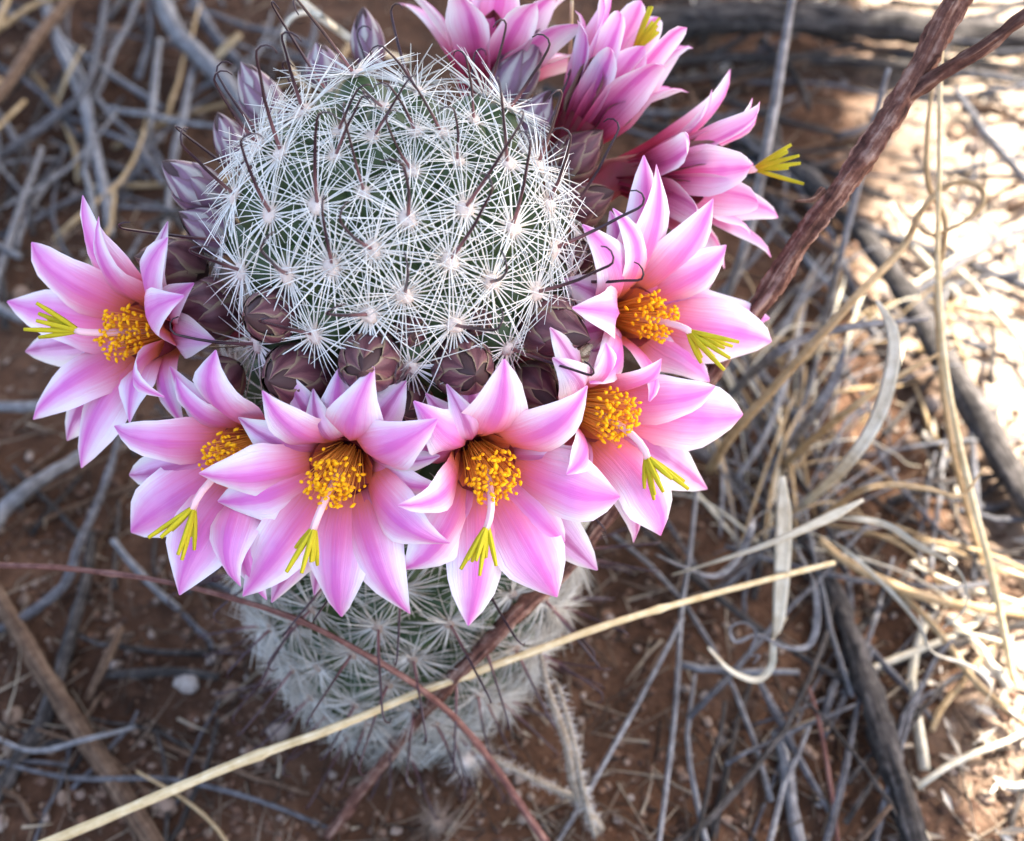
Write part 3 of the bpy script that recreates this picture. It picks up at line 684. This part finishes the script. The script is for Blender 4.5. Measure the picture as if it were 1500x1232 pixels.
blade('straw_strand', 'tan blade slanting from the clump under the broad cream one', 'grass blade', [(1395, 508, None, 22.6), (1310, 555, None, 22.6), (1225, 615, None, 23.0), (1140, 688, .3)], [4, 9, 12, 11], 'straw_tan', twist=.3)
blade('straw_strand', 'short grey leaf folded beside the broad cream blade', 'grass blade', [(1238, 505, None, 23), (1225, 550, None, 23.2), (1190, 610, None, 23.8), (1150, 660, .3)], [5, 14, 16, 8], 'grass_grey', twist=.5)
blade('straw_strand', 'cream blade looping beside the top buds', 'grass blade', [onground(545, 95, .3), (490, 40, None, 23.0), (455, 18, None, 22.5), (425, 28, None, 22.3), (415, 60, None, 22.4), (430, 105, None, 23.0), (452, 135, .3)], [8, 10, 10, 10, 10, 8, 6], 'straw_pale', twist=.9)
blade('straw_strand', 'cream blade running from the loop towards the top flower', 'grass blade', [onground(600, 90, .2), (540, 70, None, 24), (490, 40, None, 23.5), (440, 0, None, 23.2), (400, -40, None, 23)], [8, 10, 12, 12, 10], 'straw_pale', twist=.4)
stick('grass_stalk', 'slender straw stalk standing behind a half-open flower', 'grass stalk', [(838, 0, None, 18.2), (836, 60, None, 18.4), (834, 130, None, 18.8), (828, 200, None, 19.4), (822, 260, None, 20.0), (818, 330, .1)], [5, 6, 7, 7, 7, 7], 'straw', lump=.25)

# ------------------------------------------------------------------ sticks of the left side
stick('twig', 'brown twig with pale worn bark, propped over the grey stems', 'twig', [(-40, 175, .9), (10, 125, 1.0), (50, 62, 1.1), (95, 5, 1.2), (130, -50, 1.2)], [16, 17, 18, 16, 14], 'bark_brown', lump=.2)
stick('twig', 'long flat grey stem bending behind the left flower', 'twig', [(55, -30, .6), (85, 60, .8), (115, 130, .9), (135, 200, .8), (155, 290, .6), (162, 345, .3)], [16, 17, 16, 15, 16, 14], 'grass_grey', lump=.2)
stick('twig', 'grey twig with a bend crossing the flat stem', 'twig', [(-30, 240, .4), (20, 215, .5), (70, 180, .9), (125, 130, 1.1), (145, 60, .9), (158, -20, .6)], [12, 14, 14, 13, 12, 10], 'bark_grey', lump=.25)
stick('twig', 'short upright grey twig between left flower and buds', 'twig', [(234, 58, 1.4), (228, 110, 1.2), (222, 165, .9), (212, 215, .6), (196, 268, .2)], [8, 11, 11, 10, 8], 'grass_grey', lump=.2)
stick('twig', 'thick grey stem slanting towards the mauve buds', 'twig', [(225, -30, .8), (255, 40, 1.0), (295, 85, 1.0), (335, 125, .9), (372, 185, .5)], [24, 28, 28, 26, 20], 'grass_grey', lump=.25)
stick('twig', 'grey stem beside the thick slanting one', 'twig', [(275, -20, .5), (300, 30, .7), (330, 70, .7), (380, 120, .4)], [15, 17, 16, 12], 'bark_grey', lump=.25)
stick('twig', 'thin grey twig leaning below the mauve buds', 'twig', [(283, 100, .8), (270, 165, .7), (255, 230, .5), (245, 320, .3), (238, 360, .1)], [9, 12, 12, 10, 9], 'grass_grey', lump=.2)
blade('straw_strand', 'dry tan leaf leaning on grey stems near the mauve bud', 'grass blade', [(352, 50, 1.6), (330, 70, 1.4), (312, 95, 1.0), (322, 130, .4)], [10, 14, 12, 8], 'straw_tan', twist=.5)
blade('straw_strand', 'small orange-tan leaf on the bent grey twig', 'grass blade', [(122, 68, 1.6), (100, 108, 1.4), (84, 150, .8)], [4, 10, 8], 'straw_tan', twist=.5)
stick('twig', 'pale bent twig under the left flower', 'twig', [(-30, 800, .4), (8, 745, .6), (40, 715, .8), (80, 690, .8), (125, 660, .5), (150, 610, .3)], [20, 22, 21, 18, 15, 12], 'grass_grey', lump=.3)
stick('twig', 'dark slim twig crossing the pale bent one', 'twig', [(-30, 935, .2), (40, 900, .4), (95, 855, .6), (115, 800, .8), (150, 720, .7), (175, 640, .3)], [12, 14, 14, 13, 12, 10], 'bark_grey', lump=.25)
stick('twig', 'grey twig entering below the left flower petals', 'twig', [(-30, 592, .5), (20, 596, .6), (70, 592, .6), (140, 580, .3)], [14, 16, 14, 12], 'grass_grey', lump=.2)
stick('twig', 'thick tan-brown stick lying under the straw stalk', 'twig', [(-10, 860, .3), (45, 955, .35), (95, 1035, .35), (145, 1110, .3), (215, 1220, .2), (260, 1290, .1)], [24, 28, 30, 30, 32, 30], 'bark_brown', lump=.3, ns=10)
stick('twig', 'charred dark stick passing under the tan-brown stick', 'twig', [(-20, 1195, .1), (30, 1110, .2), (70, 1040, .2), (95, 960, .3), (125, 850, .4), (135, 780, .3)], [20, 24, 24, 20, 16, 12], 'bark_dark', lump=.35)
stick('twig', 'thin grey twig wriggling over the tan-brown stick', 'twig', [(-20, 1075, .4), (50, 1100, .5), (130, 1082, .9), (200, 1065, .4)], [7, 8, 8, 5], 'grass_grey', lump=.2)
stick('twig', 'slender bluish twig passing under the straw stalk', 'twig', [(10, 1120, .3), (110, 1140, .5), (250, 1142, .5), (370, 1170, .4), (480, 1212, .2)], [6, 8, 8, 8, 6], 'bark_grey', lump=.1)
stick('grass_stalk', 'fine tan stalk crossing under the straw stalk', 'grass stalk', [(200, 1130, .5), (260, 1165, .6), (310, 1205, .5), (350, 1260, .2)], [4, 5, 6, 6], 'straw_tan', lump=.1)
stick('twig', 'short forked brown twig on soil left of the cactus', 'twig', [(178, 920, .5), (160, 960, .5), (145, 990, .4), (128, 1025, .1)], [10, 14, 13, 12], 'bark_brown', lump=.3)
stick('twig', 'dark horizontal twig on soil left of the cactus foot', 'twig', [(145, 988, .2), (205, 986, .25), (260, 984, .25), (320, 992, .15)], [12, 15, 15, 10], 'bark_dark', lump=.3)
stick('twig', 'tan twig running from the left flower down to the soil', 'twig', [(165, 790, .9), (190, 822, .7), (225, 860, .5), (262, 892, .2)], [9, 11, 11, 9], 'grass_grey', lump=.25)

# right side litter sticks
for lab, c, w, m in [
    ('bluish grey stick on soil below the ringlets', [(1105, 985, .3), (1140, 1050, .4), (1170, 1110, .4), (1215, 1190, .2)], (9, 12, 11, 9), 'bark_grey'),
    ('flattened grey stem lying under the bluish grey stick', [(1135, 1070, .2), (1150, 1110, .25), (1160, 1180, .25), (1175, 1250, .1)], (16, 22, 20, 18), 'grass_grey'),
    ('fine brown upright stalk near the thick dark root-like branch', [(1185, 1005, .9), (1200, 1060, .7), (1215, 1140, .5), (1228, 1240, .1)], (4, 6, 7, 7), 'stalk_red'),
    ('brown twig meeting the thick dark root-like branch at its tip', [(1305, 1180, 1.1), (1280, 1208, .9), (1250, 1240, .4)], (8, 9, 9), 'bark_brown'),
    ('grey stick fanning from the grass clump to the sunlit litter', [(1200, 860, .3), (1255, 930, .4), (1320, 1000, .3), (1370, 1060, .1)], (10, 11, 10, 8), 'bark_grey'),
    ('reddish tan stalk sloping through the clump to sunlit litter', [(1200, 790, 1.4), (1240, 822, 1.3), (1340, 870, 1.0), (1430, 890, .8), (1530, 905, .2)], (12, 13, 13, 12, 12), 'straw_tan'),
    ('tan stalk crossing sunlit litter beside the wavy blade', [(1300, 850, .8), (1370, 920, .8), (1430, 1000, .6), (1490, 1050, .4), (1560, 1110, .1)], (9, 10, 12, 12, 12), 'straw_tan'),
    ('grey leaning stick behind the curled tan stalk', [(1340, 430, .9), (1400, 390, .9), (1470, 350, .8), (1540, 320, .3)], (10, 12, 12, 10), 'bark_grey'),
    ('thin dark stick over the sunlit soil beside the red-brown fork', [(1400, 130, 1.6), (1440, 190, 1.5), (1490, 250, 1.0), (1530, 300, .2)], (9, 12, 12, 9), 'bark_grey'),
    ('grey stick leaning from under the lowest right flower', [(1080, 700, 1.0), (1120, 640, 1.4), (1150, 560, 1.4), (1170, 480, .6), (1180, 430, .2)], (9, 10, 11, 10, 8), 'grass_grey'),
    ('second grey stick leaning beside the lowest right flower', [(1110, 720, .8), (1150, 650, 1.2), (1185, 570, 1.0), (1200, 510, .3)], (8, 9, 9, 7), 'bark_grey')]:
    stick('twig', lab, 'twig', c, w, m, lump=.25)

# ------------------------------------------------------------------ unnamed litter, piece by piece
def clear_of_foot(p): return math.hypot(p.x-FOOT.x, p.y-FOOT.y) > 2.6
def litter_twig(i, px, py, ang, L, w, mat, label, group, name='twig', h=.1):
    q = random.Random(900+i); p = onground(px, py, 0); d = V((math.cos(ang), math.sin(ang), 0)); pts = []
    bend = q.uniform(-.25, .25); nrm = V((-d.y, d.x, 0)); n = 6; tilt = q.uniform(0, .25)
    for j in range(n+1):
        t = j/n-.5; a = p+d*(L*t)+nrm*(bend*L*t*t*1.6+q.uniform(-.04, .04)); pts.append(V((a.x, a.y, gz(a.x, a.y)+w*.5+h+tilt*L*(t+.5)*.6+q.uniform(-.03, .03))))
    if not all(clear_of_foot(a) for a in pts): return
    mb = MB(); tube(mb, pts, [w*.5*(1-.35*j/n) for j in range(n+1)], 6, lump=.3)
    tone = {'grass_grey': 'pale grey', 'bark_grey': 'dull grey', 'bark_dark': 'blackish', 'straw_tan': 'tan', 'straw_pale': 'cream', 'bark_brown': 'brown'}[mat]
    size = ('short' if L < 3 else 'long' if L > 5 else 'medium')+(' thin' if w < .13 else ' stout')
    size += (' straight' if abs(bend) < .09 else ' bent')+(' propped-up' if tilt > .14 else '')
    tag(link(name, mb.mesh(name, mat, p), None, p), size+' '+tone+' '+label, 'twig', group)
q = random.Random(11); cnt = 0
for i in range(95):                                        # upper left tangle
    px, py = q.uniform(-80, 520), q.uniform(-80, 480)
    litter_twig(i, px, py, math.radians(q.gauss(100, 38)), q.uniform(2.5, 8), q.uniform(.10, .26), q.choice(['grass_grey', 'bark_grey', 'bark_grey', 'grass_grey', 'bark_dark', 'straw_tan']),
                'twig in the tangle behind the mauve buds', 'twigs tangled at the upper left', h=q.uniform(.02, .7))
for i in range(38):                                        # lower left, sparse
    px, py = q.uniform(-40, 420), q.uniform(600, 1230)
    litter_twig(200+i, px, py, math.radians(q.uniform(0, 180)), q.uniform(1, 4), q.uniform(.06, .18), q.choice(['bark_dark', 'bark_grey', 'bark_brown', 'bark_dark']),
                'twig on bare soil left of the cactus foot', 'small twigs on bare soil', h=.01)
for i in range(60):                                        # right tangle under the clump
    px, py = q.uniform(980, 1420), q.uniform(330, 1230)
    litter_twig(300+i, px, py, math.radians(q.gauss(75, 40)), q.uniform(2, 7), q.uniform(.07, .2), q.choice(['grass_grey', 'bark_grey', 'bark_grey', 'bark_dark', 'bark_dark']),
                'twig in the litter under the grass clump', 'twigs under the grass clump', h=q.uniform(.02, .5))
for i in range(70):                                        # far litter at upper right
    px, py = q.uniform(880, 1560), q.uniform(-40, 330)
    litter_twig(500+i, px, py, math.radians(q.gauss(20, 40)), q.uniform(2, 8), q.uniform(.1, .35), q.choice(['bark_dark', 'bark_dark', 'bark_grey', 'bark_brown']),
                'stick in the dappled litter around the thick dead branch', 'sticks in the dappled litter', h=q.uniform(.02, .8))
for i in range(40):
    px, py = q.uniform(1330, 1580), q.uniform(350, 1240)
    litter_twig(600+i, px, py, math.radians(q.uniform(0, 180)), q.uniform(1.5, 5), q.uniform(.08, .25), q.choice(['straw_pale', 'bark_grey', 'bark_dark', 'straw_tan']),
                'stick on the sunlit litter beside the dark branches', 'sticks on the sunlit litter', h=q.uniform(.02, .4))
# thin dry grass fanning out of the clump on the right
for i in range(105):
    b = onground(q.uniform(1040, 1230), q.uniform(520, 830), .05); a = math.radians(q.gauss(75, 50)); L = q.uniform(2.5, 7)
    d = V((math.cos(a), math.sin(a), 0)); e = V((-d.y, d.x, 0)); cv = q.gauss(0, .25); up = q.uniform(.25, .75); dr = q.uniform(.3, .8); cu = q.uniform(0, .5)
    pts = [b+d*(L*(t-cu*.35*t**4))+e*(cv*L*t*t)+V((0, 0, max(0, L*(up*t-dr*t*t*t)))) for t in (0, .2, .4, .6, .8, .9, 1)]
    mb = MB(); w = q.uniform(.04, .10); ribbon(mb, spline(pts, 3), [w*.6, w, w*.9, w*.6, .02], V((.2, .75, -.6)), q.uniform(-1.5, 1.5))
    gm = q.choice(['grass_grey', 'grass_grey', 'straw_tan', 'straw_pale']); tn = {'grass_grey': 'grey', 'straw_tan': 'tan', 'straw_pale': 'cream'}[gm]
    tag(link('straw_strand', mb.mesh('straw_strand', gm, b), None, b), ('long ' if L > 5 else 'short ')+('broad ' if w > .07 else 'hair-fine ')+('curved ' if abs(cv) > .2 else 'straight ')+tn+' dry blade fanning out of the grass clump', 'grass blade', 'thin blades of the grass clump')
# stones
STN = []
for s in range(8):
    mb = MB(); v, f = blob(1, 2, s+20, .55, (1, rnd.uniform(.7, 1), rnd.uniform(.5, .75))); mb.add(v, f); STN.append(mb.mesh('stone', 'stone'))
def stone(px, py, wpx, label, group=None):
    p = onground(px, py, 0); 
    if not clear_of_foot(p): return
    r = wpx*.5*(p-CAM).dot(FW)/F
    m = Matrix.Translation((p+V((0, 0, r*.25)))*S) @ Matrix.Rotation(rnd.uniform(0, 6.28), 4, 'Z') @ Matrix.Rotation(rnd.uniform(-.3, .3), 4, 'X') @ Matrix.Scale(r, 4)
    if group: label = ('tiny ' if wpx < 10 else 'small ' if wpx < 14 else 'larger ')+label
    tag(link('stone', rnd.choice(STN), None, mat=m), label, 'stone', group)
for px, py, w, lab in [(168, 52, 36, 'rounded tan stone behind the long flat grey stem'), (110, 196, 18, 'small tan stone beside the long flat grey stem'), (184, 295, 20, 'small pale stone between the left flower and the mauve bud'),
    (32, 436, 30, 'flat orange-tan stone behind the left flower'), (92, 1170, 24, 'angular white stone beside the slender bluish twig and straw stalk'), (410, 1075, 34, 'rounded tan stone beside the straw stalk near the cactus foot'),
    (340, 1015, 34, 'dull grey round stone left of the cactus foot'), (20, 1050, 34, 'grey stone beside the charred dark stick'), (36, 880, 20, 'orange stone touching the thick tan-brown stick'), (275, 1000, 40, 'flat tan stone below the dark horizontal twig'),
    (240, 1185, 40, 'flat pinkish stone under the straw stalk')]:
    stone(px, py, w, lab)
for i in range(90):
    stone(rnd.uniform(0, 560), rnd.uniform(860, 1232), rnd.choice([8, 10, 10, 12, 14, 18]), 'pebble on the bare soil left and below the cactus', 'pebbles on the bare soil')
for i in range(50):
    stone(rnd.uniform(880, 1320), rnd.uniform(900, 1232), rnd.choice([8, 10, 12, 16]), 'pebble on the soil right of the cactus foot', 'pebbles right of the cactus foot')
for i in range(70):
    stone(rnd.uniform(0, 420), rnd.uniform(-20, 420), rnd.choice([8, 10, 14, 18]), 'stone among the tangled twigs behind the mauve buds', 'stones among the tangled twigs')
for i in range(80):
    stone(rnd.uniform(1150, 1560), rnd.uniform(60, 1232), rnd.choice([8, 12, 18, 26]), 'pale stone on the sunlit ground', 'stones on the sunlit ground')
# grit and crumbs of litter
def in_view():
    while True:
        if q.random() < .3:                                # the litter goes on beyond the frame
            a, r = q.uniform(0, 6.283), 70*math.sqrt(q.random()); p = V((r*math.cos(a), 14+r*math.sin(a), 0)); p.z = gz(p.x, p.y)
        else: p = onground(q.uniform(-150, 1650), q.uniform(-120, 1330), 0)
        if clear_of_foot(p): return p
mb = MB(); base = [blob(1, 1, s, .6, (1, .85, .65)) for s in range(5)]
for i in range(12500):
    p = in_view(); r = .035+.11*q.random()**3; v, f = q.choice(base); a = q.uniform(0, 6.28); c, s_ = math.cos(a), math.sin(a)
    mb.add([p+V((x.x*c-x.y*s_, x.x*s_+x.y*c, x.z+.2))*r for x in v], f)
o = link('gravel', mb.mesh('gravel', 'grit', smooth=False)); o['kind'] = 'stuff'; tag(o, 'fine reddish grit scattered over the soil', 'gravel')
mb = MB(); mb2 = MB()
for i in range(5000):
    p = in_view(); a = q.uniform(0, 6.28); L = .2+1.7*q.random()**2; d = V((math.cos(a), math.sin(a), q.uniform(-.15, .25))).normalized()
    spike(mb, p+V((0, 0, .06+.25*q.random()**2)), d, L, q.uniform(.012, .045), V((q.gauss(0, .12), q.gauss(0, .12), 0)), 3)
for i in range(420):
    p = onground(q.uniform(1330, 1640), q.uniform(-60, 1330), 0) if i % 3 else onground(q.uniform(950, 1640), q.uniform(-60, 140), 0)
    a = q.uniform(0, 6.28); x = V((math.cos(a), math.sin(a), q.uniform(-.3, .5))).normalized(); y = V((-math.sin(a), math.cos(a), q.uniform(-.5, .5))).normalized(); L = q.uniform(.2, .7); w = L*q.uniform(.06, .2); p.z += q.uniform(.1, .35)
    n = x.cross(y)*.02; mb2.add([p+n, p+x*L*.5+y*w+n*3, p+x*L+n, p+x*L*.5-y*w+n*3, p-n, p+x*L*.5+y*w+n, p+x*L-n, p+x*L*.5-y*w+n], [(0, 1, 2, 3), (7, 6, 5, 4), (0, 4, 5, 1), (1, 5, 6, 2), (2, 6, 7, 3), (3, 7, 4, 0)])
o = link('leaf_chips', mb2.mesh('leaf_chips', 'chips', smooth=False)); o['kind'] = 'stuff'; tag(o, 'pale dry leaf chips littering the sunlit ground', 'leaf litter')
o = link('plant_litter', mb.mesh('plant_litter', 'litter')); o['kind'] = 'stuff'; tag(o, 'crumbs of dead grass and leaf litter on the soil', 'litter')

# ------------------------------------------------------------------ the shrub that shades the plant (stands outside the picture)
shrub = bpy.data.objects.new('shade_shrub', None); COL.objects.link(shrub)
CC = V((-16, 8, 0))+SUN*66; foot = V((CC.x+14, CC.y+16, 0)); shrub.location = foot*S; tag(shrub, 'leafy desert shrub shading the cactus from the sun', 'shrub')
mb = MB(); tr = spline([foot-V((0, 0, 2)), foot+V((1, -1, 12)), CC+V((0, 0, -8))], 6); tube(mb, tr, [2.2-1.2*i/(len(tr)-1) for i in range(len(tr))], 10, lump=.3)
link('trunk', mb.mesh('trunk', 'bark_brown', foot), shrub)
for i in range(9):
    a = i*2.4; e = CC+V((math.cos(a)*18, math.sin(a)*18, q.uniform(-4, 12))); st = tr[5+i % 6]
    mb = MB(); l = spline([st, st.lerp(e, .5)+V((0, 0, 3)), e], 5); tube(mb, l, [.8-.6*j/(len(l)-1) for j in range(len(l))], 6, lump=.3); link('limb', mb.mesh('limb', 'bark_brown', foot), shrub)
mb = MB(); q = random.Random(5)
# each lobe is given by where its shade falls on the ground (x, y) and its radius
lobes = [(V((x, y, 0))+SUN*(66+dz), r) for x, y, r, dz in ((-13, 2, 21, 0), (-33, 10, 19, 3), (-8, -9, 17, -3), (-23, 24, 18, 2), (-3, 19, 14, -2), (-24, -14, 17, 2), (-40, 30, 18, 0))]
for c, r in lobes:
    for i in range(int(r*r*22)):
        d = V((q.gauss(0, 1), q.gauss(0, 1), q.gauss(0, .7))).normalized()*(r*q.random()**.4); p = c+d
        n = V((q.gauss(0, .6), q.gauss(0, .6), 1)).normalized(); e = n.orthogonal().normalized(); g_ = n.cross(e); a = q.uniform(0, 6.28)
        x = e*math.cos(a)+g_*math.sin(a); y = n.cross(x); L = q.uniform(1.4, 2.4); w = L*.36
        mb.add([p, p+x*L*.5+y*w, p+x*L, p+x*L*.5-y*w], [(0, 1, 2, 3)])
link('crown', mb.mesh('crown', 'leaf', foot, smooth=False), shrub)
